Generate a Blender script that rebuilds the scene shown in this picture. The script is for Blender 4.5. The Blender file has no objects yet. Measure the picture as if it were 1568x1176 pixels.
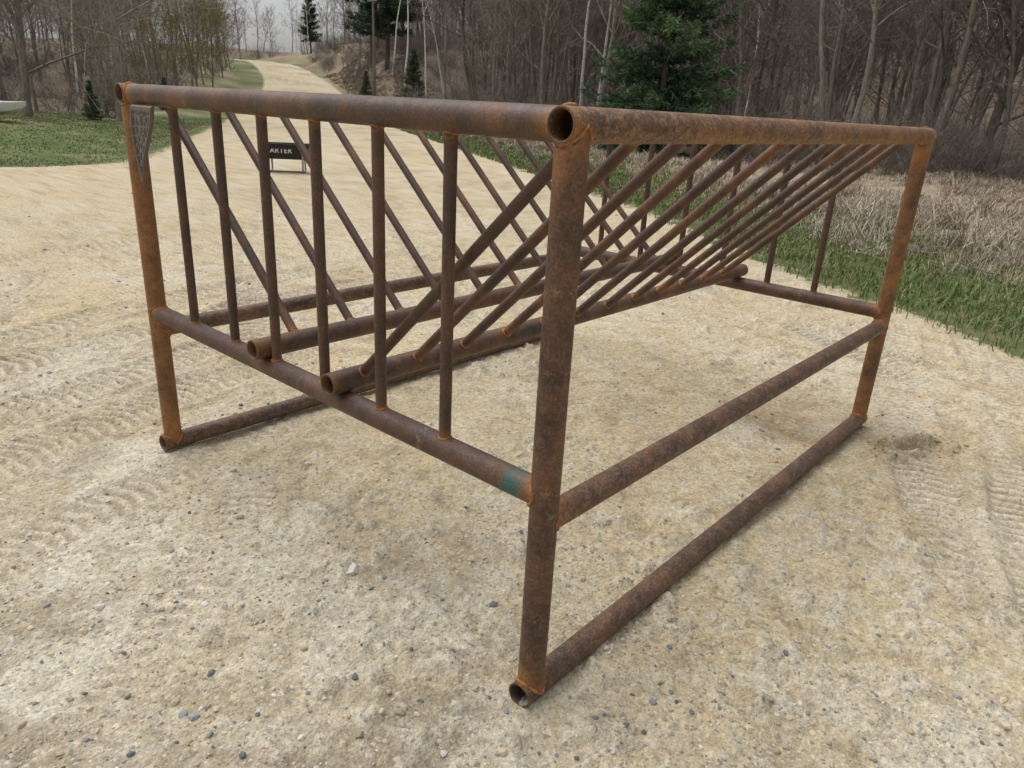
import bpy, math, numpy as np
from mathutils import Matrix, Vector
rng=np.random.default_rng(7)
scene=bpy.context.scene
COL=scene.collection
# ------------------------------------------------------------------ helpers
def link(o,parent=None):
    COL.objects.link(o)
    if parent is not None: o.parent=parent
    return o
def empty(name,loc=(0,0,0)):
    e=bpy.data.objects.new(name,None); e.location=loc; e.empty_display_size=.2
    return link(e)
def mesh_np(name,V,F,mat=None,attrs=None,smooth=False,cols=None):
    V=np.asarray(V,dtype=np.float32); F=np.asarray(F,dtype=np.int32)
    me=bpy.data.meshes.new(name); k=F.shape[1]
    me.vertices.add(len(V)); me.vertices.foreach_set("co",V.ravel())
    me.loops.add(F.size); me.loops.foreach_set("vertex_index",F.ravel())
    me.polygons.add(len(F)); me.polygons.foreach_set("loop_start",np.arange(0,F.size,k,dtype=np.int32))
    try: me.polygons.foreach_set("loop_total",np.full(len(F),k,dtype=np.int32))
    except Exception: pass
    me.update(calc_edges=True)
    me.polygons.foreach_set("use_smooth",np.full(len(F),smooth,dtype=bool))
    for n,a in (attrs or {}).items():
        at=me.attributes.new(n,'FLOAT','POINT'); at.data.foreach_set("value",np.asarray(a,dtype=np.float32))
    if cols is not None:
        at=me.attributes.new("col",'FLOAT_COLOR','POINT')
        c=np.ones((len(V),4),dtype=np.float32); c[:,:3]=cols; at.data.foreach_set("color",c.ravel())
    if mat: me.materials.append(mat)
    return me
class N:
    def __init__(s,name):
        s.m=bpy.data.materials.new(name); s.m.use_nodes=True; s.t=s.m.node_tree; s.t.nodes.clear()
        s.out=s.t.nodes.new("ShaderNodeOutputMaterial"); s.b=s.t.nodes.new("ShaderNodeBsdfPrincipled")
        s.t.links.new(s.b.outputs[0],s.out.inputs[0])
    def n(s,typ,**kw):
        x=s.t.nodes.new(typ)
        for k,v in kw.items(): setattr(x,k,v)
        return x
    def set(s,inp,v):
        if isinstance(v,bpy.types.NodeSocket): s.t.links.new(v,inp)
        else: inp.default_value=v
    def attr(s,name,out=2):
        a=s.n("ShaderNodeAttribute"); a.attribute_name=name; return a.outputs["Fac"] if out==2 else a.outputs["Color"]
    def noise(s,scale,detail=4,rough=.5,vec=None,dist=0):
        x=s.n("ShaderNodeTexNoise"); s.set(x.inputs["Scale"],scale); s.set(x.inputs["Detail"],detail); s.set(x.inputs["Roughness"],rough); s.set(x.inputs["Distortion"],dist)
        if vec is not None: s.set(x.inputs["Vector"],vec)
        return x.outputs["Fac"]
    def vor(s,scale,vec=None,feature='F1',out="Distance"):
        x=s.n("ShaderNodeTexVoronoi",feature=feature); s.set(x.inputs["Scale"],scale)
        if vec is not None: s.set(x.inputs["Vector"],vec)
        return x.outputs[out]
    def math(s,op,a,b=0.,clamp=False):
        x=s.n("ShaderNodeMath",operation=op,use_clamp=clamp); s.set(x.inputs[0],a); s.set(x.inputs[1],b); return x.outputs[0]
    def mr(s,v,a,b,c=0.,d=1.,smooth=False):
        x=s.n("ShaderNodeMapRange"); x.clamp=True
        if smooth: x.interpolation_type='SMOOTHSTEP'
        for i,q in enumerate((v,a,b,c,d)): s.set(x.inputs[i],q)
        return x.outputs[0]
    def mix(s,f,a,b,bt='MIX'):
        x=s.n("ShaderNodeMix",data_type='RGBA',blend_type=bt); 
        def c(v): return (*v,1.) if isinstance(v,tuple) and len(v)==3 else v
        s.set(x.inputs[0],f); s.set(x.inputs[6],c(a)); s.set(x.inputs[7],c(b)); return x.outputs[2]
    def mul(s,c,f):
        v=s.n("ShaderNodeVectorMath",operation='SCALE'); s.set(v.inputs[0],c); s.set(v.inputs[3],f); return v.outputs[0]
    def pos(s): return s.n("ShaderNodeNewGeometry").outputs["Position"]
    def obj(s): return s.n("ShaderNodeTexCoord").outputs["Object"]
    def mapv(s,v,scale,rot=(0,0,0)):
        x=s.n("ShaderNodeMapping"); s.set(x.inputs[0],v); x.inputs["Scale"].default_value=scale; x.inputs["Rotation"].default_value=rot; return x.outputs[0]
    def bump(s,h,strength=.5,dist=.01,nrm=None):
        x=s.n("ShaderNodeBump"); s.set(x.inputs["Height"],h); x.inputs["Strength"].default_value=strength; x.inputs["Distance"].default_value=dist
        if nrm is not None: s.set(x.inputs["Normal"],nrm)
        return x.outputs[0]
    def fin(s,col,rough=.9,nrm=None,spec=.2,metal=0.):
        s.set(s.b.inputs["Base Color"],(*col,1.) if isinstance(col,tuple) and len(col)==3 else col); s.set(s.b.inputs["Roughness"],rough)
        s.b.inputs["Specular IOR Level"].default_value=spec; s.b.inputs["Metallic"].default_value=metal
        if nrm is not None: s.set(s.b.inputs["Normal"],nrm)
        return s.m
TAB=np.random.default_rng(3).random((256,256))
def vnoise(x,y,seed=0):
    x=x+seed*17.31; y=y+seed*9.77
    xi=np.floor(x).astype(int); yi=np.floor(y).astype(int); fx=x-xi; fy=y-yi
    fx=fx*fx*(3-2*fx); fy=fy*fy*(3-2*fy)
    a=TAB[xi&255,yi&255]; b=TAB[(xi+1)&255,yi&255]; c=TAB[xi&255,(yi+1)&255]; d=TAB[(xi+1)&255,(yi+1)&255]
    return (a*(1-fx)+b*fx)*(1-fy)+(c*(1-fx)+d*fx)*fy-.5
def fbm(x,y,sc,octv=4,seed=0,g=.5):
    v=0;a=1.
    for i in range(octv):
        c_,s_=math.cos(.6*i+seed),math.sin(.6*i+seed)
        v=v+a*vnoise((x*c_-y*s_)*sc,(x*s_+y*c_)*sc,seed+i); sc*=2.03; a*=g
    return v
def sstep(v,a,b):
    t=np.clip((v-a)/(b-a),0,1); return t*t*(3-2*t)
# ------------------------------------------------------------------ site layout (s = along the road, t = to the right of it)
OX,OY=-1.27,-.96; CU,SU=math.cos(math.radians(58)),math.sin(math.radians(58))
def st(x,y):
    dx=x-OX; dy=y-OY; return dx*CU+dy*SU, dx*SU-dy*CU
def xy(s,t): return OX+s*CU+t*SU, OY+s*SU-t*CU
def road_c(s): return np.interp(s,[-400,50,60,75,90,105,120,135,150,170,200,260,500],[1.45,1.45,1.5,1.9,1.9,1.3,.3,-1.2,-3.2,-6.5,-14,-45,-200])
def road_w(s): return np.interp(s,[0,50,100,170,500],[4.6,4.6,3.7,3.4,3.2])
def gravel_sd(x,y):
    s,t=st(x,y)
    right=np.interp(s,[-60,3.8,7.4,11.5,18,28,52],[4.6,5.15,5.2,5.8,5.9,6.1,6.2])
    d_r=np.where(s<52,right-t,road_w(s)-(t-road_c(s)))
    d_l=np.where(s<52,t+3.1,road_w(s)+(t-road_c(s)))
    pad=np.minimum(15.9-.04*np.abs(t+5)-s, 40+s)
    d_l=np.maximum(d_l,pad)
    cs,ct=s-19.,t+6.4
    rr=np.hypot(cs,ct)
    corner=np.where((cs<0)&(ct>0)&(s<19.0)&(t<-3.1), rr-3.2, -99)
    d_l=np.maximum(d_l,corner)
    return np.minimum(d_r,d_l)
def zt(x,y):
    s,t=st(x,y); d=np.hypot(x-OX,y-OY)
    z=np.interp(s,[-400,45,60,75,100,135,170,220,500],[0,0,.35,1.1,3.2,6.0,7.7,8.6,9.])
    rt=t-road_c(s)
    z=z+4.2*sstep(rt,4.5,12)*sstep(s,62,95)*(1-sstep(s,125,175)*.6)
    z=z+8.*sstep(t,14,60)*sstep(d,38,120)
    z=z+1.0*sstep(-rt,6,25)*sstep(s,55,120)
    z=z+ (6*sstep(s,190,330))
    off=sstep(-gravel_sd(x,y),.3,6)
    z=z+off*(fbm(x,y,.15,3,5)*.5-.03)
    z=z-.10*sstep(-gravel_sd(x,y),.1,1.4)*(1-sstep(-gravel_sd(x,y),1.6,4))
    return z
# ------------------------------------------------------------------ ground
def axis(a,b,step,lim,g=1.05):
    core=np.arange(a,b,step); up=[];v=core[-1];h=step
    while v<lim: h*=g; v+=h; up.append(v)
    dn=[];v=core[0];h=step
    while v>-lim: h*=g; v-=h; dn.append(v)
    return np.array(dn[::-1]+list(core)+up)
gx=axis(-1.4,4.4,.0128,420); gy=axis(-1.5,4.6,.0128,420)
X,Y=np.meshgrid(gx,gy,indexing='ij'); x=X.ravel(); y=Y.ravel()
sd=gravel_sd(x,y); z=zt(x,y)
near=sstep(12-np.hypot(x-1,y-1),0,7)
gm=sstep(sd,-.2,.4)
rel=fbm(x,y,.8,3,1)*.022+fbm(x,y,4,3,2)*.016+fbm(x,y,22,3,3,.6)*.006
cl1=np.maximum(fbm(x,y,13,3,9,.6)-.16,0); cl2=np.maximum(fbm(x,y,26,2,19)-.22,0)
clm=sstep(fbm(x,y,.9,3,14),-.25,.25)
clod=cl1*.065+cl2*.035
lug_lit=np.zeros_like(x); cmpct_shade=np.zeros_like(x)
def band(p0,p1,w,bend=0.,depth=.014,tread=.065,amp=.012,slant=4.):
    global rel,lug_lit,cmpct_shade
    p0=np.array(p0);p1=np.array(p1);L=np.linalg.norm(p1-p0);d=(p1-p0)/L;n=np.array([-d[1],d[0]])
    s=(x-p0[0])*d[0]+(y-p0[1])*d[1]; t=(x-p0[0])*n[0]+(y-p0[1])*n[1]-bend*np.sin(np.clip(s/L,-.2,1.2)*math.pi)
    s=s+fbm(x,y,3,2,21)*.05
    m=sstep(w-np.abs(t)+.03*fbm(x,y,6,2,37),-.01,.04)*sstep(s,0,.5)*sstep(L-s,0,.5)*(.15+.85*sstep(fbm(x,y,1.3,3,31),-.35,.1))
    lug=np.clip(np.sin(2*math.pi*(s/tread+slant*np.abs(t)))*1.6+fbm(x,y,14,2,33)*.9,-1,1)
    rel=rel*(1-.4*m)-depth*m+amp*lug*m+.014*np.exp(-((np.abs(t)-w-.025)/.028)**2)*sstep(s,0,.5)*sstep(L-s,0,.5)*(.3+1.2*np.clip(fbm(x,y,5,3,35)+.3,0,1))
    lug_lit=np.maximum(lug_lit,m*(.5+.5*lug)); cmpct_shade=np.maximum(cmpct_shade,m)
band((-1.9,1.95),(1.6,3.05),.16,.12)
band((-1.9,2.45),(1.4,3.45),.15,.12)
band((-1.5,3.4),(4.2,4.3),.16,.2,tread=.08)
band((-1.2,3.95),(4.4,5.1),.15,.2,tread=.08)
band((-1.3,1.5),(.9,2.15),.12,.05,depth=.006,amp=.006)
band((.7,-1.3),(5.2,-.35),.13,.12,amp=.006)
band((1.3,-.85),(5.6,.55),.13,.10,amp=.008)
band((2.0,-1.25),(6.0,.2),.11,.06,amp=.008)
band((3.1,-1.5),(6.3,3.8),.14,.1)
band((3.6,-1.3),(6.6,3.6),.12,.1)
band((2.4,2.6),(6.4,9.0),.14,-.1,tread=.08)
band((.9,3.0),(4.9,9.5),.14,.1,tread=.08)
band((-.2,4.4),(3.,9.8),.14,.2,tread=.08)
band((-2.5,6.0),(3.5,7.2),.15,.2,tread=.08); band((-2.5,7.6),(4.5,9.4),.15,.2,tread=.08)
band((-1.2,.5),(.4,1.9),.11,-.08,depth=.005,amp=.004)
hx,hy=2.72,-.30
a=(x-hx)*.9+(y-hy)*-.44; b=(x-hx)*.44+(y-hy)*.9
q=np.hypot(a/.15,b/.062)*(1+.45*fbm(x,y,9,2,81)); rel=rel-.050*np.exp(-q**4)+.026*np.exp(-((q-1.5)/.42)**2)*np.clip(1+1.6*fbm(x,y,11,2,8),0,2.)
rel=rel+.018*np.exp(-(((a+.02)/.09)**2+((b-.01)/.03)**2)**2)
rel=rel+clod*clm*(1-.7*cmpct_shade)
wet=.70*np.exp(-q**2*.9)+.60*np.exp(-((np.hypot((x-2.35),(y-.35)*1.3))/.6)**2)*sstep(fbm(x,y,3,3,40),-.3,.2)+.45*np.exp(-((np.hypot((x-1.9),(y-1.0)*1.5))/.40)**2)*sstep(fbm(x,y,4,3,41),-.2,.25)
z=z+rel*near*gm
s_,t_=st(x,y); d_=np.hypot(x-OX,y-OY)
def mixc(c,b,f): f=np.clip(f,0,1)[:,None]; return c*(1-f)+np.array(b)*f
def rr_(v,a,b): return np.clip((v-a)/(b-a),0,1)
nLn=fbm(x,y,.55,4,51); nMn=fbm(x,y,3.2,5,52,.6); nCn=fbm(x,y,11,4,53,.65); nPn=fbm(x,y,1.7,5,54,.62)
leftness=sstep(-(x-.7)+(y-.3)*.30,-.8,2.2)*sstep(-d_,-8,-3)
nearness=sstep(-d_,-3.2,-1.2)
soil=np.tile(np.array([.60,.492,.305]),(len(x),1))
soil=mixc(soil,(.41,.358,.265),rr_(.10+.58*leftness+.28*nearness+nMn*.45+nLn*.45,.05,1.0))
soil=mixc(soil,(.335,.28,.195),rr_(nearness*.8+leftness*.25+nLn*.7+nMn*.4,.3,1.2)*.7)
soil=mixc(soil,(.54,.405,.215),rr_(nLn,.05,.45)*.40*(1-leftness))
soil=mixc(soil,(.69,.63,.50),rr_(nPn,.12,.45)*(.5+.3*leftness))
soil=mixc(soil,(.65,.595,.475),rr_(nCn,.10,.5)*.5)
soil=mixc(soil,(.31,.25,.165),rr_(-nCn,.12,.5)*.5)
soil=mixc(soil,(.66,.60,.475),np.clip((cl1*3+cl2*2),0,.6)*clm*near)
soil=mixc(soil,(.34,.275,.175),cmpct_shade*near*.5)  # tyre bands darkened: shade of the tread grooves painted into the soil colour
soil=mixc(soil,(.68,.60,.46),lug_lit*near*np.clip(.75+nMn*.8,0,.95))  # lug tops painted paler, as if light caught the ridges
soil=mixc(soil,(.24,.155,.075),np.clip(wet,0,.75))
soil=soil*(1-.14*sstep(s_,30,80))[:,None]
edge_d=-sd
right=(t_>0)
dry=np.where(right, sstep(edge_d,1.5,4.2), .12+.15*sstep(s_,40,60))
dry=np.where((s_>50)&right,np.maximum(dry,.60),dry); dry=np.where((s_>50)&~right&(edge_d>3.5),.6,dry)
def tline(s): return np.interp(s,[-10,15,22,30,45,80,200],[26,24,21,13.5,10.5,10,12])
forest=np.where(right, sstep(t_-tline(s_),-1.5,2), np.maximum(sstep(-t_,8,13)*sstep(s_,38,48),sstep(s_,175,195)*sstep(edge_d,3,8)))
veg=np.tile(np.array([.095,.128,.045]),(len(x),1))
gN=fbm(x,y,1.3,4,71,.6)
veg=mixc(veg,(.155,.17,.072),rr_(gN,-.2,.4)); veg=mixc(veg,(.32,.26,.18),rr_(dry+fbm(x,y,.9,4,72,.6)*.9,.25,.8))
veg=mixc(veg,(.15,.118,.088),forest); veg=mixc(veg,(.22,.17,.12),forest*rr_(fbm(x,y,.5,4,73,.6),0,.4))
veg=mixc(veg,(.20,.12,.08),rr_(fbm(x,y,.3,3,74),.0,.3)*.7*sstep(s_,50,80)*(1-forest)*(t_>0))
nx,ny=len(gx),len(gy)
idx=np.arange(nx*ny).reshape(nx,ny)
F=np.stack([idx[:-1,:-1],idx[1:,:-1],idx[1:,1:],idx[:-1,1:]],-1).reshape(-1,4)
g=N("gravel_surface"); P=g.pos()
nF=g.noise(38,4,.75,P); nFF=g.noise(170,2,.6,P)
vx=g.n("ShaderNodeTexVoronoi"); g.set(vx.inputs["Scale"],105.); g.set(vx.inputs["Vector"],P)
cell=g.n("ShaderNodeSeparateColor"); g.set(cell.inputs[0],vx.outputs["Color"])
sdA=g.attr("sd")
base=g.attr("col",0)
streak=g.noise(1.,3,.6,g.mapv(g.mapv(P,(1,1,1),(0,0,-math.radians(58))),(.12,1.6,1)))
base=g.mix(g.mr(streak,.48,.66,0,.35),base,(.66,.58,.43))
base=g.mul(base,g.mr(nF,.25,.75,.58,1.34)); base=g.mul(base,g.mr(nFF,.25,.75,.82,1.17))
base=g.mul(base,g.mr(cell.outputs[0],0,1,.88,1.09))
base=g.mix(g.math('MULTIPLY',g.mr(cell.outputs[1],.955,.96),.65),base,(.20,.21,.21))
base=g.mix(g.mr(cell.outputs[2],.965,.97,0,.6),base,(.70,.66,.58))
vg=g.mul(g.attr("vegc",0),g.mr(nF,.2,.8,.55,1.4))
ef=g.mr(g.math('ADD',sdA,g.math('MULTIPLY',g.math('SUBTRACT',g.noise(2.2,4,.7,P),.5),1.3)),-.12,.12,smooth=True)
colr=g.mix(ef,vg,base)
h=g.math('ADD',nF,g.math('ADD',g.math('MULTIPLY',vx.outputs["Distance"],-.3),g.math('MULTIPLY',nFF,.3)))
MG=g.fin(colr,.93,g.bump(h,.85,.014),.15)
g2=N("grass_and_leaf_ground"); P=g2.pos(); q2=g2.noise(7,4,.7,P)
MG2=g2.fin(g2.mul(g2.attr("vegc",0),g2.mr(q2,.25,.75,.55,1.45)),.95,None,.1)
sdf=sd[F].max(axis=1)
VV=np.stack([x,y,z],1)
def sub(name,mask,mat):
    f=F[mask]; u,inv=np.unique(f,return_inverse=True)
    me=mesh_np(name,VV[u],inv.reshape(-1,4),mat,{"sd":sd[u]},smooth=True,cols=soil[u])
    at=me.attributes.new("vegc",'FLOAT_COLOR','POINT'); c=np.ones((len(u),4),dtype=np.float32); c[:,:3]=veg[u]; at.data.foreach_set("color",c.ravel())
    return link(bpy.data.objects.new(name,me))
sub("gravel_road",sdf>-1.5,MG); sub("ground",sdf<=-1.5,MG2)
# ------------------------------------------------------------------ stones
def colmat(name,rough=.85,spec=.2):
    m=N(name); return m.fin(m.attr("col",0),rough,None,spec)
MS=colmat("gravel_stone",.85,.25)
ph=(1+5**.5)/2
ico=np.array([(-1,ph,0),(1,ph,0),(-1,-ph,0),(1,-ph,0),(0,-1,ph),(0,1,ph),(0,-1,-ph),(0,1,-ph),(ph,0,-1),(ph,0,1),(-ph,0,-1),(-ph,0,1)])/math.hypot(1,ph)
icf=np.array([(0,11,5),(0,5,1),(0,1,7),(0,7,10),(0,10,11),(1,5,9),(5,11,4),(11,10,2),(10,7,6),(7,1,8),(3,9,4),(3,4,2),(3,2,6),(3,6,8),(3,8,9),(4,9,5),(2,4,11),(6,2,10),(8,6,7),(9,8,1)])
def relat(px,py):
    ix=np.clip(np.searchsorted(gx,px)-1,0,nx-2); iy=np.clip(np.searchsorted(gy,py)-1,0,ny-2)
    fx=(px-gx[ix])/(gx[ix+1]-gx[ix]); fy=(py-gy[iy])/(gy[iy+1]-gy[iy]); Z=z.reshape(nx,ny)
    return (Z[ix,iy]*(1-fx)+Z[ix+1,iy]*fx)*(1-fy)+(Z[ix,iy+1]*(1-fx)+Z[ix+1,iy+1]*fx)*fy
M=60000
az=np.radians(rng.uniform(-8,92,M)); dd=np.exp(rng.uniform(math.log(.8),math.log(13),M))
px=OX+dd*np.cos(az); py=OY+dd*np.sin(az)
keep=(gravel_sd(px,py)>.05)&(rng.random(M)<np.clip(.13+1.5*fbm(px,py,1.1,3,60)+.22*sstep(1.5-px,0,1.5),.03,.85))
px,py,dd=px[keep],py[keep],dd[keep]
sz=np.clip(np.exp(rng.normal(math.log(.0025),.62,len(px))),.0013,.012)*(1+.08*dd)
nc=90; aa=rng.uniform(0,6.28,nc); rr=rng.normal(1.5,.45,nc); ca=np.cos(aa)*.15*rr; cb=np.sin(aa)*.07*rr
px=np.append(px,hx+ca*.9+cb*.44); py=np.append(py,hy-ca*.44+cb*.9); sz=np.append(sz,rng.uniform(.004,.012,nc))
px=np.append(px,[.9,-.5,-.62,.35,1.6,0.0]); py=np.append(py,[1.4,1.1,.75,.62,-.35,.8]); sz=np.append(sz,[.012,.016,.011,.010,.012,.027])
M=len(px)
axs=rng.uniform(.6,1.3,(M,1,3))*np.array([1,1,.7]); th=rng.uniform(0,6.28,M)
V=ico[None]*axs*(1+rng.uniform(-.22,.22,(M,12,1)))*sz[:,None,None]
c,s=np.cos(th)[:,None],np.sin(th)[:,None]
V=np.stack([V[...,0]*c-V[...,1]*s,V[...,0]*s+V[...,1]*c,V[...,2]],-1)
V+=np.stack([px,py,relat(px,py)+sz*.1],-1)[:,None,:]
kind=rng.random(M); cc=np.array([.55,.46,.32])*rng.uniform(.65,1.2,(M,1))
cc=np.where((kind<.17)[:,None],np.array([.20,.215,.225])*rng.uniform(.6,1.6,(M,1)),cc)
cc=np.where((kind>.84)[:,None],np.array([.66,.63,.56])*rng.uniform(.8,1.1,(M,1)),cc); cc[-6-nc:-6]=np.array([.42,.32,.19])*rng.uniform(.6,1.2,(nc,1)); cc[-1]=(.62,.60,.54)
me=mesh_np("loose_gravel",V.reshape(-1,3),(icf[None]+12*np.arange(M)[:,None,None]).reshape(-1,3),MS,cols=np.repeat(cc,12,0))
link(bpy.data.objects.new("loose_gravel",me))
# ------------------------------------------------------------------ grass
MGR=colmat("grass_blade",.8,.15)
def blades(px,py,hh,ww,lean,cols,name):
    n=len(px); z0=relat(px,py)-.01; a=rng.uniform(0,6.283,n); b=a+rng.normal(1.57,.4,n)
    dx,dy=np.cos(b)*ww,np.sin(b)*ww; lx,ly=np.cos(a)*lean*hh,np.sin(a)*lean*hh
    V=np.zeros((n,5,3))
    V[:,0]=np.stack([px-dx,py-dy,z0],1); V[:,1]=np.stack([px+dx,py+dy,z0],1)
    mz=z0+hh*.6; V[:,2]=np.stack([px+dx*.7+lx*.35,py+dy*.7+ly*.35,mz],1); V[:,3]=np.stack([px-dx*.7+lx*.35,py-dy*.7+ly*.35,mz],1)
    tip=z0+hh*(1-.35*np.clip(lean,0,1.6)/1.); V[:,4]=np.stack([px+lx,py+ly,np.maximum(tip,z0+.02)],1)
    f=np.array([(0,1,2),(0,2,3),(3,2,4)])
    me=mesh_np(name,V.reshape(-1,3),(f[None]+5*np.arange(n)[:,None,None]).reshape(-1,3),MGR,cols=np.repeat(cols,5,0))
    return link(bpy.data.objects.new(name,me))
def pal(n,A,B,v=.25):
    u=rng.random((n,1)); return (np.array(A)*(1-u)+np.array(B)*u)*rng.uniform(1-v,1+v,(n,1))
def sample(n,s0,s1,t0,t1,pw=1.): 
    s=s0+(s1-s0)*rng.random(n)**pw; t=rng.uniform(t0,t1,n); return xy(s,t)
PX=[];PY=[]
for n,s0,s1,t0,t1,pw in ((190000,.5,42,4.6,14,1.7),(90000,15.5,48,-22,-2.5,1.5)):
    a,b=sample(n,s0,s1,t0,t1,pw); e=-gravel_sd(a,b); ss,tt=st(a,b)
    k=(e>-.15)&(rng.random(n)<np.where(tt>0,np.clip(1.15-e/5.2,.05,1)*(.25+.75*sstep(e+fbm(a,b,2,3,70)*1.4,-.1,.9)),.6*(sstep(e+fbm(a,b,2,3,70),-.1,.6))))&(fbm(a,b,.9,3,77)>-.32)
    PX.append(a[k]);PY.append(b[k])
a=np.concatenate(PX);b=np.concatenate(PY); n=len(a); ds=np.hypot(a-OX,b-OY)
cl=pal(n,(.105,.155,.045),(.205,.24,.09)); k=(rng.random(n)<.17)[:,None]; cl=np.where(k,pal(n,(.25,.21,.11),(.42,.36,.24)),cl)
ss,tt=st(a,b); hgt=np.where(tt>0,rng.uniform(.05,.15,n)*(1+.015*ds),rng.uniform(.03,.07,n))
blades(a,b,hgt,.0022+.00045*ds,rng.uniform(.1,1.3,n),cl,"green_grass")
T=9000; a,b=sample(T,-1,48,6,27,1.35); e=-gravel_sd(a,b); ss,tt=st(a,b)
k=(e>1.3+1.5*rng.random(T))&(tt<tline(ss)+3)&(rng.random(T)<np.clip(.15+e/4.5,0,1)*(.2+.8*sstep(fbm(a,b,.45,3,91),-.3,.1))); a,b=a[k],b[k]
T2=1500; a2,b2=sample(T2,48,110,5,14); e2=-gravel_sd(a2,b2); a2,b2=a2[e2>.8],b2[e2>.8]
a=np.append(a,a2);b=np.append(b,b2)
nb=26; ds=np.hypot(a-OX,b-OY); tw=np.repeat(rng.uniform(.5,1.25,len(a))*(.65+.9*np.clip(fbm(a,b,.6,2,92)+.3,0,1)),nb)
A=np.repeat(a,nb)+rng.normal(0,.11,len(a)*nb); B=np.repeat(b,nb)+rng.normal(0,.11,len(a)*nb); n=len(A); D=np.repeat(ds,nb)
tc=np.repeat(rng.uniform(.7,1.2,len(a)),nb)[:,None]
cl=pal(n,(.30,.25,.18),(.62,.54,.43),.2)*tc; br=np.repeat(rng.random(len(a))<.15,nb)[:,None]; cl=np.where(br,cl*np.array([.55,.45,.42]),cl)
lean=rng.uniform(.3,1.9,n)
blades(A,B,rng.uniform(.12,.40,n)*tw,.0018+.00033*D,lean,cl,"dry_grass")
# ------------------------------------------------------------------ trees
class Geo:
    def __init__(s): s.V=[];s.F=[];s.n=0
    def add(s,v,f): s.V.append(v); s.F.append(f+s.n); s.n+=len(v)
    def mesh(s,name,mat,cols=None): return mesh_np(name,np.concatenate(s.V),np.concatenate(s.F),mat,cols=cols)
def perp(d):
    a=np.cross(d,(0,0,1.) if abs(d[2])<.9 else (1.,0,0)); a/=np.linalg.norm(a); return a,np.cross(d,a)
def limb(G,p,d,L,r0,r1,ns,k,wan,upb,rg):
    pts=[p];dirs=[d];
    for i in range(ns):
        d=d+rg.normal(0,wan,3)+np.array([0,0,upb]); d=d/np.linalg.norm(d); p=p+d*L/ns; pts.append(p);dirs.append(d)
    pts=np.array(pts);dirs=np.array(dirs)
    a0,b0=perp(dirs[0]); th=np.arange(k)*2*math.pi/k
    rr=np.linspace(r0,r1,ns+1)
    V=pts[:,None,:]+rr[:,None,None]*(np.cos(th)[None,:,None]*a0+np.sin(th)[None,:,None]*b0)
    i=np.arange(ns)[:,None]*k; j=np.arange(k)[None]; j2=(j+1)%k
    q=np.stack([i+j,i+j2,i+k+j2,i+k+j],-1).reshape(-1,4)
    G.add(V.reshape(-1,3),q)
    return pts,dirs
def bare(name,seed,Ht,r0,mat,n1=20,n2=8,n3=7,crown=.3,spread=1.,lean=.04,n4=2,buds=None,tw=1.2):
    rg=np.random.default_rng(seed); G=Geo()
    tp,td=limb(G,np.array([0,0,-.3]),np.array([rg.normal(0,lean),rg.normal(0,lean),1.]),Ht,r0,r0*.12,12,7,.05,.03,rg)
    def at(pts,f):
        u=f*(len(pts)-1); i=min(int(u),len(pts)-2); return pts[i]+(pts[i+1]-pts[i])*(u-i),i
    az=rg.uniform(0,6.28)
    TW=[]
    for i in range(n1):
        f=crown+(1-crown)*((i+rg.random())/n1)**.9*.98; p,k=at(tp,f); az+=2.4+rg.normal(0,.4); el=rg.uniform(.45,1.05)+.3*f
        d=np.array([math.cos(az)*math.cos(el),math.sin(az)*math.cos(el),math.sin(el)])
        L=Ht*(.12+.30*(1-f)**.7)*rg.uniform(.7,1.2)*spread; r=r0*(1-f*.85)*.42
        bp,bd=limb(G,p,d,L,r,r*.2,5,3,.13,.03,rg)
        for j in range(n2):
            f2=.15+.85*(j+rg.random())/n2; q,k=at(bp,min(f2,.999)); dv=bd[k]+rg.normal(0,.6,3); dv/=np.linalg.norm(dv)
            L2=L*(.22+.3*(1-f2))*rg.uniform(.7,1.3); r2=max(r*(1-f2*.8)*.45,.008)
            cp,cd=limb(G,q,dv,L2,r2,r2*.3,2,3,.16,.05,rg)
            for m in range(n3):
                f3=.1+.9*rg.random(); w,k=at(cp,min(f3,.999)); dv3=cd[k]+rg.normal(0,.6,3)+np.array([0,0,.15]); dv3/=np.linalg.norm(dv3)
                L3=rg.uniform(.35,.8)*max(L2,.6)*.8; TW.append((w,dv3,L3,.007))
                for o in range(n4):
                    w2=w+dv3*L3*rg.uniform(.2,1); dv4=dv3+rg.normal(0,.55,3); dv4/=np.linalg.norm(dv4); TW.append((w2,dv4,L3*rg.uniform(.35,.7),.005))
    p=np.array([t[0] for t in TW]);d=np.array([t[1] for t in TW]);L=np.array([t[2] for t in TW])[:,None];r=np.array([t[3] for t in TW])[:,None]*tw
    sdv=np.cross(d,rg.normal(0,1,p.shape)); sdv/=np.linalg.norm(sdv,axis=1)[:,None]+1e-9
    e=p+d*L; s2=np.cross(d,sdv)
    V=np.stack([p-s2*r,p+s2*r,e+s2*r*.35,e-s2*r*.35],1); n=len(p)
    G.add(V.reshape(-1,3),np.arange(4*n).reshape(-1,4))
    nb_=G.n
    if buds is not None:
        m_=int(n*1.6); k=rg.random((m_,1)); ii=rg.integers(0,n,m_); c=p[ii]+d[ii]*L[ii]*k; a=rg.normal(0,.030,(m_,3)); b=rg.normal(0,.030,(m_,3))
        V=np.stack([c-a,c-b,c+a,c+b],1); G.add(V.reshape(-1,3),np.arange(m_*4).reshape(-1,4))
        cols=np.zeros((G.n,3)); cols[:nb_]=(.17,.145,.11); cols[nb_:]=np.repeat(pal(m_,buds,tuple(np.array(buds)*1.5),.2),4,0)
        return G.mesh(name,mat,cols)
    return G.mesh(name,mat)
bk=N("grey_bark"); rnd=bk.n("ShaderNodeObjectInfo").outputs["Random"]
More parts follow.
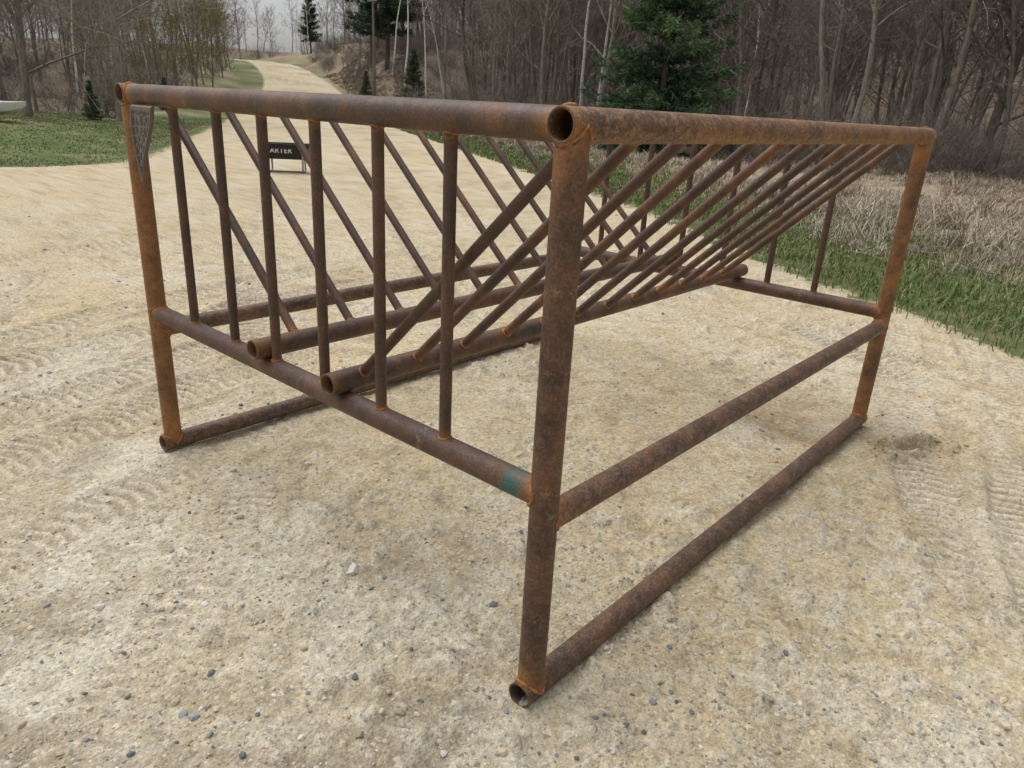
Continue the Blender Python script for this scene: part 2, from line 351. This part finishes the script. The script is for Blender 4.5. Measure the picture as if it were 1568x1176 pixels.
MBK=bk.fin(bk.mul(bk.mix(rnd,(.16,.134,.113),(.34,.30,.26)),bk.mr(bk.noise(9,2,.7,bk.mapv(bk.obj(),(1,1,.25))),.3,.7,.65,1.35)),.95,None,.1)
bi=N("birch_bark"); o_=bi.obj(); zz=bi.noise(5,3,.7,bi.mapv(o_,(1,1,6)))
bcol=bi.mix(bi.mr(zz,.56,.64),(.80,.77,.72),(.10,.085,.075)); MBI=bi.fin(bcol,.8,None,.2)
MBU=colmat("budding_tree",.9,.1)
protos=[bare("bare_tree_m%d"%i,100+i,h_,r_,MBK,n1,8,6,cr,sp) for i,(h_,r_,n1,cr,sp) in enumerate([(13,.13,22,.25,1.),(15,.15,22,.35,.9),(11,.10,20,.2,1.),(14,.11,18,.4,.75),(9,.08,18,.15,1.1),(16,.17,24,.3,1.1),(12,.09,16,.35,.7)])]
farp=[bare("far_tree_m%d"%i,150+i,h_,r_,MBK,n1,7,5,cr,sp,n4=1,tw=2.6) for i,(h_,r_,n1,cr,sp) in enumerate([(14,.13,20,.2,1.),(16,.15,20,.25,1.),(12,.11,18,.12,1.1)])]
bigp=bare("big_bare_tree_m",300,13,.26,MBK,26,10,8,.18,1.5,n4=3)
birchp=[bare("birch_m%d"%i,400+i,12,.09,MBI,10,4,3,.55,.5,lean=.1,n4=1) for i in range(2)]
budp=[bare("bud_m%d"%i,500+i,8,.08,MBU,18,7,5,.15,1.2,n4=2,buds=(.24,.22,.085)) for i in range(2)]
def brushm(name,seed):
    rg=np.random.default_rng(seed);G=Geo()
    for i in range(24):
        a=rg.uniform(0,6.28);e=rg.uniform(.6,1.45);d=np.array([math.cos(a)*math.cos(e),math.sin(a)*math.cos(e),math.sin(e)])
        p=np.array([rg.normal(0,.6),rg.normal(0,.6),-.1]); L=rg.uniform(1.,3.)
        bp,bd=limb(G,p,d,L,.014,.005,4,3,.12,.02,rg)
        for j in range(12):
            k=rg.integers(1,4); q=bp[k]; dv=bd[k]+rg.normal(0,.55,3); dv/=np.linalg.norm(dv); cp,cd=limb(G,q,dv,L*rg.uniform(.2,.45),.007,.002,1,3,.15,.02,rg)
            for m in range(3):
                dv3=dv+rg.normal(0,.6,3); dv3/=np.linalg.norm(dv3); limb(G,cp[0]+(cp[1]-cp[0])*rg.random(),dv3,L*rg.uniform(.08,.25),.005,.002,1,3,.1,0,rg)
    return G.mesh(name,MBK)
brp=[brushm("brush_m%d"%i,600+i) for i in range(3)]
def inst(me,name,parent,x,y,sc,dz=0,rot=None,tilt=0.):
    o=bpy.data.objects.new(name,me); z0=float(zt(np.array([x]),np.array([y]))[0])
    o.location=(x,y,z0+dz); o.rotation_euler=(rng.normal(0,tilt),rng.normal(0,tilt),rng.uniform(0,6.28) if rot is None else rot); o.scale=(sc*rng.uniform(.9,1.1),sc*rng.uniform(.9,1.1),sc)
    link(o,parent); return o
PINE=xy(30.6,15.7)
FW=empty("bare_woodland")
def scatter(n,s0,s1,t0,t1,cond,meshes,smin,smax,tilt=.03,parent=FW,nm="bare_tree"):
    c=0;tries=0
    while c<n and tries<n*40:
        tries+=1; s=rng.uniform(s0,s1);t=rng.uniform(t0,t1)
        if not cond(s,t): continue
        xx,yy=xy(s,t)
        if gravel_sd(np.array([xx]),np.array([yy]))[0]>-1.5: continue
        if math.hypot(xx-PINE[0],yy-PINE[1])<4.: continue
        dv=math.hypot(xx-OX,yy-OY)
        if dv<24: continue
        inst(meshes[rng.integers(len(meshes))],nm,parent,xx,yy,rng.uniform(smin,smax),0,None,tilt); c+=1
far30=lambda s,t: not (s<34 and 10<t<19)      # clearing in front of the big spruce
scatter(190,8,60,10,62,lambda s,t: far30(s,t) and t>tline(s) and t<tline(s)+26 and math.atan2(s,t)>.25,protos,.75,1.05)
scatter(310,30,125,9,80,lambda s,t: t>tline(s)+6 and s>.45*t,farp,.8,1.15)
scatter(80,38,100,-45,-7,lambda s,t: t<-8.-max(0,(45-s)*.5),protos,.7,1.0)
scatter(200,55,170,-75,-7.5,lambda s,t: t<-8 or s>75,farp,.6,1.0)
scatter(170,180,300,-90,110,lambda s,t: True,farp,.8,1.1)
scatter(60,105,175,6,60,lambda s,t: t>8,farp,.7,1.05)
BR=empty("brush_thicket")
scatter(150,8,60,9,45,lambda s,t: far30(s,t) and tline(s)-1.5<t<tline(s)+14,brp,.6,1.2,.05,BR,"brush")
scatter(70,50,120,8,40,lambda s,t: tline(s)-1<t,brp,.7,1.5,.05,BR,"brush")
scatter(110,42,110,-40,-7,lambda s,t: t<-9 or s>58,brp,.5,1.1,.05,BR,"brush")
scatter(110,75,165,5,26,lambda s,t: True,brp,.5,1.1,.05,BR,"brush")
scatter(30,170,200,-40,60,lambda s,t: True,brp,1.,1.8,.05,BR,"brush")
def azd(a,d): return OX+d*math.cos(math.radians(a)),OY+d*math.sin(math.radians(a))
def single(me,name,a,d,sc,rot=0.,tilt=(0,0)):
    X_,Y_=azd(a,d); o=bpy.data.objects.new(name,me); o.location=(X_,Y_,float(zt(np.array([X_]),np.array([Y_]))[0])); o.rotation_euler=(tilt[0],tilt[1],rot); o.scale=(sc,)*3; link(o); return o
single(bigp,"bare_maple_tree",68.4,43,1.,.6); single(bigp,"bare_maple_tree",73.6,42,.8,2.5); single(bigp,"bare_maple_tree",10.0,35,.85,1.4); single(bigp,"bare_maple_tree",19.,37,.75,4.)
for a,d,s_c,rt,ti in ((36.9,41,1.1,0,(-.05,-.10)),(35.6,43,1.1,1,(.03,.05)),(49.6,78,1.2,2,(.0,.04)),(50.4,84,1.15,3,(-.06,.0)),(46.5,70,.9,4,(.03,.06)),(56.2,150,1.,1,(0,.05)),(64.6,75,.9,5,(0,.03)),(39.,60,1.1,3,(.05,.03)),(70.7,58,.9,3,(.05,.03)),(54.5,140,1.1,3,(.05,.03)),(57.,165,1.1,3,(.05,.03)),(25,48,1.1,2,(.05,.02)),(48,60,1.0,1,(-.04,.05)),(66.2,70,1.0,4,(-.04,.05))):
    single(birchp[int(rt)%2],"birch_tree",a,d,s_c,rt,ti)
for a,d,s_c in ((62.6,72,.85),(63.6,78,1.0),(61.9,95,.9),(64.8,66,.8),(61.4,112,.9),(66.4,60,.7),(65.5,70,.8),(69.5,62,.7),(28.,41,.25),(24,40,.3)): single(budp[int(d)%2],"budding_tree",a,d,s_c,d)
MCO=colmat("conifer",.85,.12)
def conifer(name,seed,Ht,R,nlev,nbr,nsp,spl,bare_f=.04,clump=.0,colA=(.030,.062,.034),colB=(.105,.165,.085),up=.1,jit=.3):
    rg=np.random.default_rng(seed);G=Geo(); tr,_=limb(G,np.array([0,0,-.2]),np.array([0,0,1.]),Ht,Ht*.016,.012,12,7,.01,0,rg); nt=G.n
    SP=[];SD=[];SL=[];SC=[]
    for l in range(nlev):
        f=bare_f+(1-bare_f)*(l+rg.uniform(-jit,jit))/nlev; f=min(max(f,.02),.985); z0=f*Ht-.2
        for b in range(nbr):
            a=rg.uniform(0,6.28); env=(1-f)**.85*(.6+.4*min(1,f/.10)); L=R*env*rg.uniform(.5,1.15)*(1+clump*math.sin(3*a+l))+.12
            el=-.22+.75*f+rg.normal(0,.12)+up
            n=max(4,int(nsp*L/R)); u=np.sort(rg.random(n)**.65); 
            d=np.array([math.cos(a)*math.cos(el),math.sin(a)*math.cos(el),math.sin(el)]); sdv=np.array([-math.sin(a),math.cos(a),0])
            wd=L*.22*np.sin(np.clip(u,0,1)*2.6+.25)
            P_=np.array([0,0,z0])+d*L*u[:,None]+sdv*(rg.normal(0,.5,n)*wd)[:,None]+np.array([0,0,1])*(.10*L*u**2-.06*L*u+rg.normal(0,.03*L+.02,n))[:,None]
            dd_=d*.6+sdv*rg.normal(0,.6,n)[:,None]+rg.normal(0,.25,(n,3)); dd_/=np.linalg.norm(dd_,axis=1)[:,None]
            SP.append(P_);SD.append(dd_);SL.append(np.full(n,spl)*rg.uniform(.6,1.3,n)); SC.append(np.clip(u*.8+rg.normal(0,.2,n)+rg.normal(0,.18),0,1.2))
            limb(G,np.array([0,0,z0]),d,L*.85,.02*env+.006,.004,2,3,.02,.02,rg)
    nt=G.n
    P_=np.concatenate(SP);D_=np.concatenate(SD);L_=np.concatenate(SL);C_=np.concatenate(SC)
    m=5; P_=np.repeat(P_,m,0);D_=np.repeat(D_,m,0);L_=np.repeat(L_,m);C_=np.repeat(C_,m)
    D_=D_+rg.normal(0,.45,D_.shape); D_/=np.linalg.norm(D_,axis=1)[:,None]
    W=np.cross(D_,rg.normal(0,1,D_.shape)); W/=np.linalg.norm(W,axis=1)[:,None]
    w=(L_*.13)[:,None]; tip=P_+D_*L_[:,None]
    V=np.stack([P_-W*w*.5,P_+W*w*.5,tip+W*w*.35,tip-W*w*.35],1); n=len(P_)
    G.add(V.reshape(-1,3),np.arange(n*4).reshape(-1,4))
    cols=np.zeros((G.n,3)); cols[:nt]=(.10,.08,.065)
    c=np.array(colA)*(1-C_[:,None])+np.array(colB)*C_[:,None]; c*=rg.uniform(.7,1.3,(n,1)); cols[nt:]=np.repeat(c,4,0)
    return G.mesh(name,MCO,cols)
bigc=conifer("pine_m",1,12.5,3.55,19,13,105,.27,.04,.16,(.040,.082,.046),(.17,.255,.13),.10,.2)
smc=conifer("spruce_m",2,6,1.7,26,9,30,.20,.03,.08)
tall=conifer("white_pine_m",3,17,3.4,24,7,44,.45,.2,.3,(.025,.05,.028),(.08,.12,.065),.2)
o=bpy.data.objects.new("spruce_tree",bigc); o.location=(PINE[0],PINE[1],float(zt(np.array([PINE[0]]),np.array([PINE[1]]))[0])); o.rotation_euler=(0,0,1.); link(o)
for a,d,s_c,r_ in ((50.8,88,1.1,0),(51.8,98,1.0,2),(56.0,170,.8,4),(49.7,110,1.1,5)): single(tall,"pine_tree",a,d,s_c,r_)
for a,d,s_c,r_ in ((48.9,66,.85,0),(70.0,41,.30,1),(65.6,56,.34,2),(52.3,75,.5,3)): single(smc,"small_spruce_tree",a,d,s_c,r_)
# utility pole
up=N("weathered_wood"); MUP=up.fin(up.mul(up.mix(.5,(.20,.165,.13),(.26,.22,.17)),up.mr(up.noise(12,3,.6,up.mapv(up.obj(),(1,1,.1))),.3,.7,.7,1.3)),.9)
PO=empty("utility_pole"); X_,Y_=azd(51.7,76); PO.location=(X_,Y_,float(zt(np.array([X_]),np.array([Y_]))[0]))
G=Geo(); limb(G,np.array([0,0,-.3]),np.array([0,0,1.]),9.6,.15,.10,6,10,.002,0,rng); link(bpy.data.objects.new("pole_shaft",G.mesh("pole_shaft",MUP)),PO)
G=Geo(); limb(G,np.array([-.1,-.7,8.6]),np.array([.0,1.,0]),1.4,.05,.05,1,4,0,0,rng)
for yy in (-.6,0,.6): limb(G,np.array([-.1,yy,8.62]),np.array([0,0,1.]),.22,.035,.02,2,6,0,0,rng)
link(bpy.data.objects.new("crossarm",G.mesh("crossarm",MUP)),PO)
# fallen branches on the right verge
G=Geo(); rg=np.random.default_rng(5)
for i in range(16):
    bx,by=xy(rg.uniform(6,9.5),rg.uniform(6.8,10)); z0=float(relat(np.array([bx]),np.array([by]))[0])+.05
    a_=rg.uniform(0,6.28); bp,bd=limb(G,np.array([bx,by,z0]),np.array([math.cos(a_),math.sin(a_),.08]),rg.uniform(.5,1.2),.011,.004,5,5,.14,0,rg)
    for j in range(4):
        dv=bd[2]+rg.normal(0,.5,3); dv[2]=abs(dv[2])*.3; dv/=np.linalg.norm(dv); limb(G,bp[rg.integers(1,5)],dv,.3,.005,.002,2,3,.15,0,rg)
link(bpy.data.objects.new("fallen_branches",G.mesh("fallen_branches",MBK)))
# ------------------------------------------------------------------ hay feeder
ru=N("rusty_steel_pipe"); P=ru.obj(); A_o=ru.attr("orange"); A_p=ru.attr("pale"); A_t=ru.attr("teal")
n2=ru.noise(18,5,.68,P); n3=ru.noise(140,2,.6,P); n4=ru.noise(5,4,.6,P,.6)
c=ru.mix(ru.mr(n4,.38,.62),(.060,.036,.027),(.112,.059,.038))
c=ru.mix(ru.mr(n2,.50,.70,0,.6),c,(.155,.070,.037))
fo=ru.math('ADD',A_o,ru.math('MULTIPLY',ru.math('SUBTRACT',n4,.5),1.3))
c=ru.mix(ru.mr(fo,.20,.95,0,.9),c,ru.mix(ru.mr(n2,.35,.65),(.215,.086,.026),(.40,.175,.045)))
fp=ru.math('MULTIPLY',A_p,ru.mr(ru.math('ADD',ru.math('MULTIPLY',n3,.7),ru.noise(38,3,.7,P,.5)),.78,1.06,0,.8))
c=ru.mix(fp,c,(.40,.27,.15))
c=ru.mix(ru.math('MULTIPLY',A_t,ru.mr(n2,.38,.55,.25,1.)),c,(.032,.12,.10))
c=ru.mul(c,ru.mr(n3,.25,.75,.78,1.22))
h=ru.math('ADD',n3,ru.math('MULTIPLY',n2,1.2))
MR=ru.fin(c,ru.mr(n2,.3,.7,.42,.68),ru.bump(h,.4,.002),.45,0.)
we=N("rusty_weld"); P=we.obj(); c=we.mix(we.mr(we.noise(60,3,.7,P),.3,.7),(.20,.08,.028),(.50,.23,.065)); MW=we.fin(c,.8,None,.3)
FE=empty("rusty_hay_feeder")
K=28
def tube(name,p0,p1,r,cut0=None,cut1=None,o=.1,p=.1,teal=None,wall=.006,k=K,step=.012,weld=.0065,jw=.05,bands=()):
    p0=np.array(p0,float);p1=np.array(p1,float);L=np.linalg.norm(p1-p0);d=(p1-p0)/L;mid=(p0+p1)/2
    a,b=perp(d); th=np.arange(k)*2*math.pi/k; rad=np.cos(th)[:,None]*a+np.sin(th)[:,None]*b
    def root(cut,sgn):
        if cut is None: return np.full(k,sgn*L/2)
        c,ax,R=np.array(cut[0],float),np.array(cut[1],float),cut[2]; ax=ax/np.linalg.norm(ax)
        q=mid+rad*r-c; q=q-(q@ax)[:,None]*ax; dp=d-(d@ax)*ax
        A=dp@dp;B=2*(q@dp);C=(q*q).sum(1)-R*R; D=np.maximum(B*B-4*A*C,0)
        return (-B-np.sqrt(D)*sgn)/(2*A)
    t0=root(cut0,-1);t1=root(cut1,1); ns=max(4,int(L/step)); u=np.linspace(0,1,ns+1)
    T=t0[None]+(t1-t0)[None]*u[:,None]
    V=mid+T[...,None]*d+(rad*r)[None]
    at_o=np.full(T.shape,o); at_p=np.full(T.shape,p); at_t=np.zeros(T.shape)
    for cut,e in ((cut0,T-t0[None]),(cut1,t1[None]-T)):
        if cut is not None: at_o=at_o+.65*np.exp(-(e/jw)**1.3)
        else: at_o=at_o+.35*np.exp(-(e/.02))
    for bb in bands: at_p=np.maximum(at_p,.9*np.exp(-((T-(bb-L/2))/.004)**2))
    if teal: at_t=np.exp(-((T-(teal-L/2))/.03)**4)
    Vs=[V.reshape(-1,3)];at=[at_o.ravel(),at_p.ravel(),at_t.ravel()];Fs=[]
    def grid(n0,rows,flip=False):
        i=np.arange(rows-1)[:,None]*k; j=np.arange(k)[None]; j2=(j+1)%k
        q=np.stack([i+j,i+j2,i+k+j2,i+k+j],-1).reshape(-1,4)+n0; return q[:,::-1] if flip else q
    Fs.append(grid(0,ns+1)); n=V.shape[0]*k
    for cut,tt,sg in ((cut0,t0,1),(cut1,t1,-1)):
        if cut is None:
            rows=[mid+(tt)[:,None]*d+rad*r, mid+(tt-sg*.0012)[:,None]*d+rad*(r-.0015), mid+(tt-sg*.0012)[:,None]*d+rad*(r-wall+.0015)]
            for e in (0.,.03,.10,.25): rows.append(mid+(tt+sg*e)[:,None]*d+rad*(r-wall))
            R_=np.array(rows).reshape(-1,3); Vs.append(R_); m=len(R_)
            at[0]=np.append(at[0],np.full(m,.3));at[1]=np.append(at[1],np.full(m,.1));at[2]=np.append(at[2],np.zeros(m))
            Fs.append(grid(n,len(rows),True)); n+=m
    me=mesh_np(name,np.concatenate(Vs),np.concatenate(Fs),MR,dict(orange=at[0],pale=at[1],teal=at[2]),smooth=True)
    ob=link(bpy.data.objects.new(name,me),FE)
    for cut,tt,sg in ((cut0,t0,1),(cut1,t1,-1)):
        if cut is None or weld<=0: continue
        c=mid+tt[:,None]*d+rad*r; kk=6; n_=len(c)
        w=weld*rng.uniform(.65,1.25,n_); ph=np.arange(kk)*2*math.pi/kk
        VV_=c[:,None,:]+w[:,None,None]*(np.cos(ph)[None,:,None]*rad[:,None,:]+np.sin(ph)[None,:,None]*d)
        i=np.arange(n_)[:,None];i2=(i+1)%n_; j=np.arange(kk)[None];j2=(j+1)%kk
        q=np.stack([i*kk+j,i2*kk+j,i2*kk+j2,i*kk+j2],-1).reshape(-1,4)
        link(bpy.data.objects.new(name+"_weld",mesh_np(name+"_weld",VV_.reshape(-1,3),q,MW,smooth=True)),FE)
    return ob
r=.037; rb=.0168; H=1.5; W=2.129; L=2.759; hm=.6376; h2=.5652; y1=1.2516; y2=.8156; hp=hm+.068
xa,ya,za=(1,0,0),(0,1,0),(0,0,1)
e=.042
tube("top_rail_near_long",(-e,0,H),(L+e,0,H),r,o=.56,p=.72,bands=(.33,1.1,2.0))
tube("top_rail_far_long",(-e,W,H),(L+e,W,H),r,o=.3,p=.3)
tube("top_rail_end_1",(0,0,H),(0,W,H),r,((0,0,H),xa,r),((0,W,H),xa,r),o=.19,p=.10,bands=(.9,1.63))
tube("top_rail_end_2",(L,0,H),(L,W,H),r,((0,0,H),xa,r),((0,W,H),xa,r),o=.2,p=.1)
tube("skid_near",(-e-.006,0,r),(L+e,0,r),r,o=.10,p=.40); tube("skid_far",(-e-.006,W,r),(L+e,W,r),r,o=.10,p=.40)
for nm,px_,py_,oo in (("post_a",0,0,.24),("post_b",0,W,.70),("post_c",L,0,.60),("post_d",L,W,.3)):
    tube(nm,(px_,py_,r),(px_,py_,H),r,((px_,py_,r),xa,r),((px_,py_,H),xa,r),o=oo,p=.20,jw=.07,bands=(.25,.56,.62,.93,1.12))
for nm,xx in (("mid_rail_end_1",0),("mid_rail_end_2",L)):
    tube(nm,(xx,0,hm),(xx,W,hm),r*.97,((xx,0,0),za,r),((xx,W,0),za,r),o=.06,p=.12,teal=(.085 if xx==0 else None),bands=(.43,1.02,1.9))
for nm,yy in (("mid_rail_near",0),("mid_rail_far",W)):
    tube(nm,(0,yy,h2),(L,yy,h2),r*.97,((0,yy,0),za,r),((L,yy,0),za,r),o=.14,p=.45,bands=(.7,1.9))
for nm,yy in (("manger_rail_1",y1),("manger_rail_2",y2)):
    tube(nm,(-.062,yy,hp),(L+.06,yy,hp),r*.97,o=.24,p=.15)
i=0
for xx,yl in ((0,(.36,.635,.918,1.20,1.48,1.79)),(L,(.37,.635,.918,1.20,1.48,1.79))):
    for yy in yl:
        i+=1; tube("end_bar_%d"%i,(xx,yy,hm),(xx,yy,H),rb,((xx,0,hm),ya,r*.97),((xx,0,H),ya,r),o=.07,p=.06,k=14,weld=.0038,jw=.02)
for i in range(12):
    xx=.06+.222*i; tube("slant_bar_near_%d"%(i+1),(xx,0,H),(xx+.0,y2,hp),rb,((0,0,H),xa,r),((0,y2,hp),xa,r*.97),o=rng.uniform(.0,.28),p=.05,k=14,weld=.0038,jw=.025)
for i in range(11):
    xx=.12+.246*i; tube("slant_bar_far_%d"%(i+1),(xx,W,H),(xx,y1,hp),rb,((0,W,H),xa,r),((0,y1,hp),xa,r*.97),o=rng.uniform(.0,.25),p=.05,k=14,weld=.0038,jw=.025)
em=N("engraved_plate"); P=em.obj(); ed=em.vor(42,em.mapv(P,(1,1,.7)),'DISTANCE_TO_EDGE'); cc_=em.mix(em.mr(ed,.03,.10),(.20,.18,.16),(.045,.040,.036)); cc_=em.mix(em.mr(em.noise(30,3,.7,P),.55,.68,0,.6),cc_,(.16,.075,.035)); MEM=em.fin(cc_,.5,em.bump(ed,.8,.004),.5,.2)
rim=N("plate_rim"); MRM=rim.fin(rim.mix(rim.mr(rim.noise(30,3,.7,rim.obj()),.45,.7),(.13,.115,.10),(.20,.11,.055)),.5,None,.5)
pts=[(W-.085,H-.036),(W-.070,H-.08),(W-.066,H-.13),(W-.072,H-.19),(W-.088,H-.26),(W-.108,H-.33),(W-.120,H-.31),(W-.148,H-.23),(W-.195,H-.165),(W-.235,H-.110),(W-.255,H-.065),(W-.262,H-.036)]
n=len(pts); yc=sum(a for a,b in pts)/n; zc=sum(b for a,b in pts)/n; X0=-.036
V=[(X0,a,b) for a,b in pts]+[(X0-.007,yc+(a-yc)*.95,zc+(b-zc)*.95) for a,b in pts]+[(X0-.007,yc+(a-yc)*.86,zc+(b-zc)*.86) for a,b in pts]+[(X0-.003,yc+(a-yc)*.82,zc+(b-zc)*.82) for a,b in pts]+[(X0+.006,a,b) for a,b in pts]
me=bpy.data.meshes.new("gusset_plate"); Fp=[]
for aa,bb in ((0,1),(1,2),(2,3),(4,0)):
    for i in range(n): j=(i+1)%n; Fp.append((aa*n+i,aa*n+j,bb*n+j,bb*n+i))
Fp.append(tuple(range(3*n,4*n))); Fp.append(tuple(range(4*n,5*n))[::-1])
me.from_pydata(V,[],Fp); me.materials.append(MRM); me.materials.append(MEM); me.polygons[-2].material_index=1; link(bpy.data.objects.new("gusset_plate",me),FE)
# ------------------------------------------------------------------ black feed trough
TX,TY=azd(58.0,16.6); TR=empty("black_feed_trough"); TR.location=(TX,TY,float(relat(np.array([TX]),np.array([TY]))[0])); TR.rotation_euler=(0,0,math.radians(58.2-90-8))
bp_=N("black_plastic"); MBP=bp_.fin(bp_.mix(bp_.mr(bp_.noise(8,3,.6,bp_.obj()),.4,.7,0,.5),(.012,.012,.014),(.04,.038,.035)),.5,None,.4)
gl=N("galvanised_tube"); MGL=gl.fin(gl.mix(gl.mr(gl.noise(30,3,.6,gl.obj()),.3,.7),(.22,.23,.24),(.36,.37,.38)),.5,None,.5,.5)
wp=N("white_lettering"); MWP=wp.fin((.75,.75,.75),.6)
def prism(rows,name,mat,parent,bevel=.008):
    V=[];Fp=[]
    for zz_,hx_,hy_ in rows: V+=[(-hx_,-hy_,zz_),(hx_,-hy_,zz_),(hx_,hy_,zz_),(-hx_,hy_,zz_)]
    for i in range(len(rows)-1):
        for j in range(4): Fp.append((i*4+j,i*4+(j+1)%4,i*4+4+(j+1)%4,i*4+4+j))
    Fp.append((3,2,1,0)); m=len(rows)-1; Fp.append((m*4,m*4+1,m*4+2,m*4+3))
    me=bpy.data.meshes.new(name); me.from_pydata(V,[],Fp); me.materials.append(mat); ob=link(bpy.data.objects.new(name,me),parent)
    b=ob.modifiers.new("b",'BEVEL'); b.width=bevel; b.segments=2; b.limit_method='ANGLE'; return ob
prism([(.27,.42,.16),(.54,.48,.22),(.55,.51,.25),(.58,.51,.25),(.58,.47,.215),(.29,.40,.145)],"trough_tub",MBP,TR)
def tubepath(pts,r_,name,mat,parent):
    cu=bpy.data.curves.new(name,'CURVE'); cu.dimensions='3D'; cu.bevel_depth=r_; cu.bevel_resolution=3; sp=cu.splines.new('POLY'); sp.points.add(len(pts)-1)
    for i,p_ in enumerate(pts): sp.points[i].co=(*p_,1)
    cu.materials.append(mat); return link(bpy.data.objects.new(name,cu),parent)
for k_,xx in enumerate((-.34,.34)):
    tubepath([(xx,-.19,.54),(xx,-.20,.30),(xx,-.22,.08),(xx,-.20,.03),(xx,-.16,.015),(xx,.16,.015),(xx,.20,.03),(xx,.22,.08),(xx,.20,.30),(xx,.19,.54)],.019,"leg_%d"%(k_+1),MGL,TR)
tubepath([(-.34,0,.015),(.34,0,.015)],.016,"brace",MGL,TR)
t=bpy.data.curves.new("lettering","FONT"); t.body="TARTER"; t.size=.135; t.space_character=1.12; t.extrude=.002; t.offset=.002; t.align_x='CENTER'; t.align_y='CENTER'; t.materials.append(MWP)
o=bpy.data.objects.new("lettering",t); o.location=(-.13,-.212,.44); o.rotation_euler=(math.radians(90-13),0,0); link(o,TR)
# small white boat whose bow shows at the left edge
wt=N("white_painted_hull"); MWT=wt.fin(wt.mix(wt.mr(wt.noise(5,3,.6,wt.obj()),.5,.75),(.78,.78,.76),(.60,.59,.55)),.45,None,.4)
TK=empty("white_boat"); a_,b_=azd(73.6,30); TK.location=(a_,b_,float(relat(np.array([a_]),np.array([b_]))[0])-.05); TK.rotation_euler=(0,0,math.radians(74-90+4)); TK.scale=(1.1,1.1,1.1)
secs=[(0,.02,.12),(-.15,.16,.24),(-.45,.34,.34),(-.9,.52,.40),(-1.6,.64,.44),(-2.8,.68,.44),(-3.8,.62,.42)]; V=[];Fp=[]
top=[.66,.65,.64,.63,.62,.61,.61]
for (xx,hw,dp),tz in zip(secs,top):
    for yy_,zz_ in ((-hw,tz),(-hw*1.03,tz-.05),(-hw*.9,tz-dp*.7),(0,tz-dp),(hw*.9,tz-dp*.7),(hw*1.03,tz-.05),(hw,tz),(hw*.9,tz-.01),(0,tz-dp*.6),(-hw*.9,tz-.01)): V.append((xx,yy_,zz_))
k=10
for i in range(len(secs)-1):
    for j in range(k): Fp.append((i*k+j,i*k+(j+1)%k,i*k+k+(j+1)%k,i*k+k+j))
Fp.append(tuple(range(k))[::-1]); Fp.append(tuple((len(secs)-1)*k+j for j in range(k)))
me=bpy.data.meshes.new("hull"); me.from_pydata(V,[],Fp); me.materials.append(MWT); ob=link(bpy.data.objects.new("hull",me),TK)
b=ob.modifiers.new("b",'BEVEL'); b.width=.012; b.segments=2
for i,xx in enumerate((-.9,-2.8)):
    ob=prism([(-.05,.05,.4),(.22,.05,.34)],"bunk_%d"%(i+1),MBP,TK); ob.location=(xx,0,0)
# ------------------------------------------------------------------ light
w=bpy.data.worlds.new("World"); scene.world=w; w.use_nodes=True; nt=w.node_tree; bg=nt.nodes["Background"]
sk=nt.nodes.new("ShaderNodeTexSky"); sk.sky_type='NISHITA'; sk.sun_disc=False; SE,SA=66.,100.
sk.sun_elevation=math.radians(SE); sk.sun_rotation=math.radians(90-SA); sk.air_density=1.; sk.dust_density=4.; sk.ozone_density=1.
hs=nt.nodes.new("ShaderNodeHueSaturation"); hs.inputs["Saturation"].default_value=.22; hs.inputs["Value"].default_value=1.
nt.links.new(sk.outputs[0],hs.inputs["Color"]); nt.links.new(hs.outputs[0],bg.inputs[0]); bg.inputs[1].default_value=.15
sl=bpy.data.lights.new("sun","SUN"); sl.energy=1.4; sl.angle=math.radians(60); sl.color=(1,.975,.94); so=bpy.data.objects.new("sun",sl); link(so)
dv=Vector((math.cos(math.radians(SE))*math.cos(math.radians(SA)),math.cos(math.radians(SE))*math.sin(math.radians(SA)),math.sin(math.radians(SE))))
so.rotation_euler=dv.to_track_quat('Z','Y').to_euler(); so.location=(0,0,20)
scene.view_settings.view_transform='Standard'; scene.view_settings.look='None'; scene.view_settings.exposure=0
# ------------------------------------------------------------------ camera
yaw,pitch,roll=.7088,.3632,.0550
f=Vector((math.cos(yaw)*math.cos(pitch),math.sin(yaw)*math.cos(pitch),-math.sin(pitch))); rt=Vector((math.sin(yaw),-math.cos(yaw),0)); upv=rt.cross(f)
c,s=math.cos(roll),math.sin(roll); r2=c*rt+s*upv; u2=-s*rt+c*upv
cam=bpy.data.cameras.new("camera"); co=bpy.data.objects.new("camera",cam); link(co)
m=Matrix((r2,u2,-f)).transposed().to_4x4(); m.translation=Vector((-1.2662,-.9584,1.5288)); co.matrix_world=m
cam.sensor_width=36; cam.lens=1115.4/1568*36; cam.clip_start=.05; cam.clip_end=2000
scene.camera=co
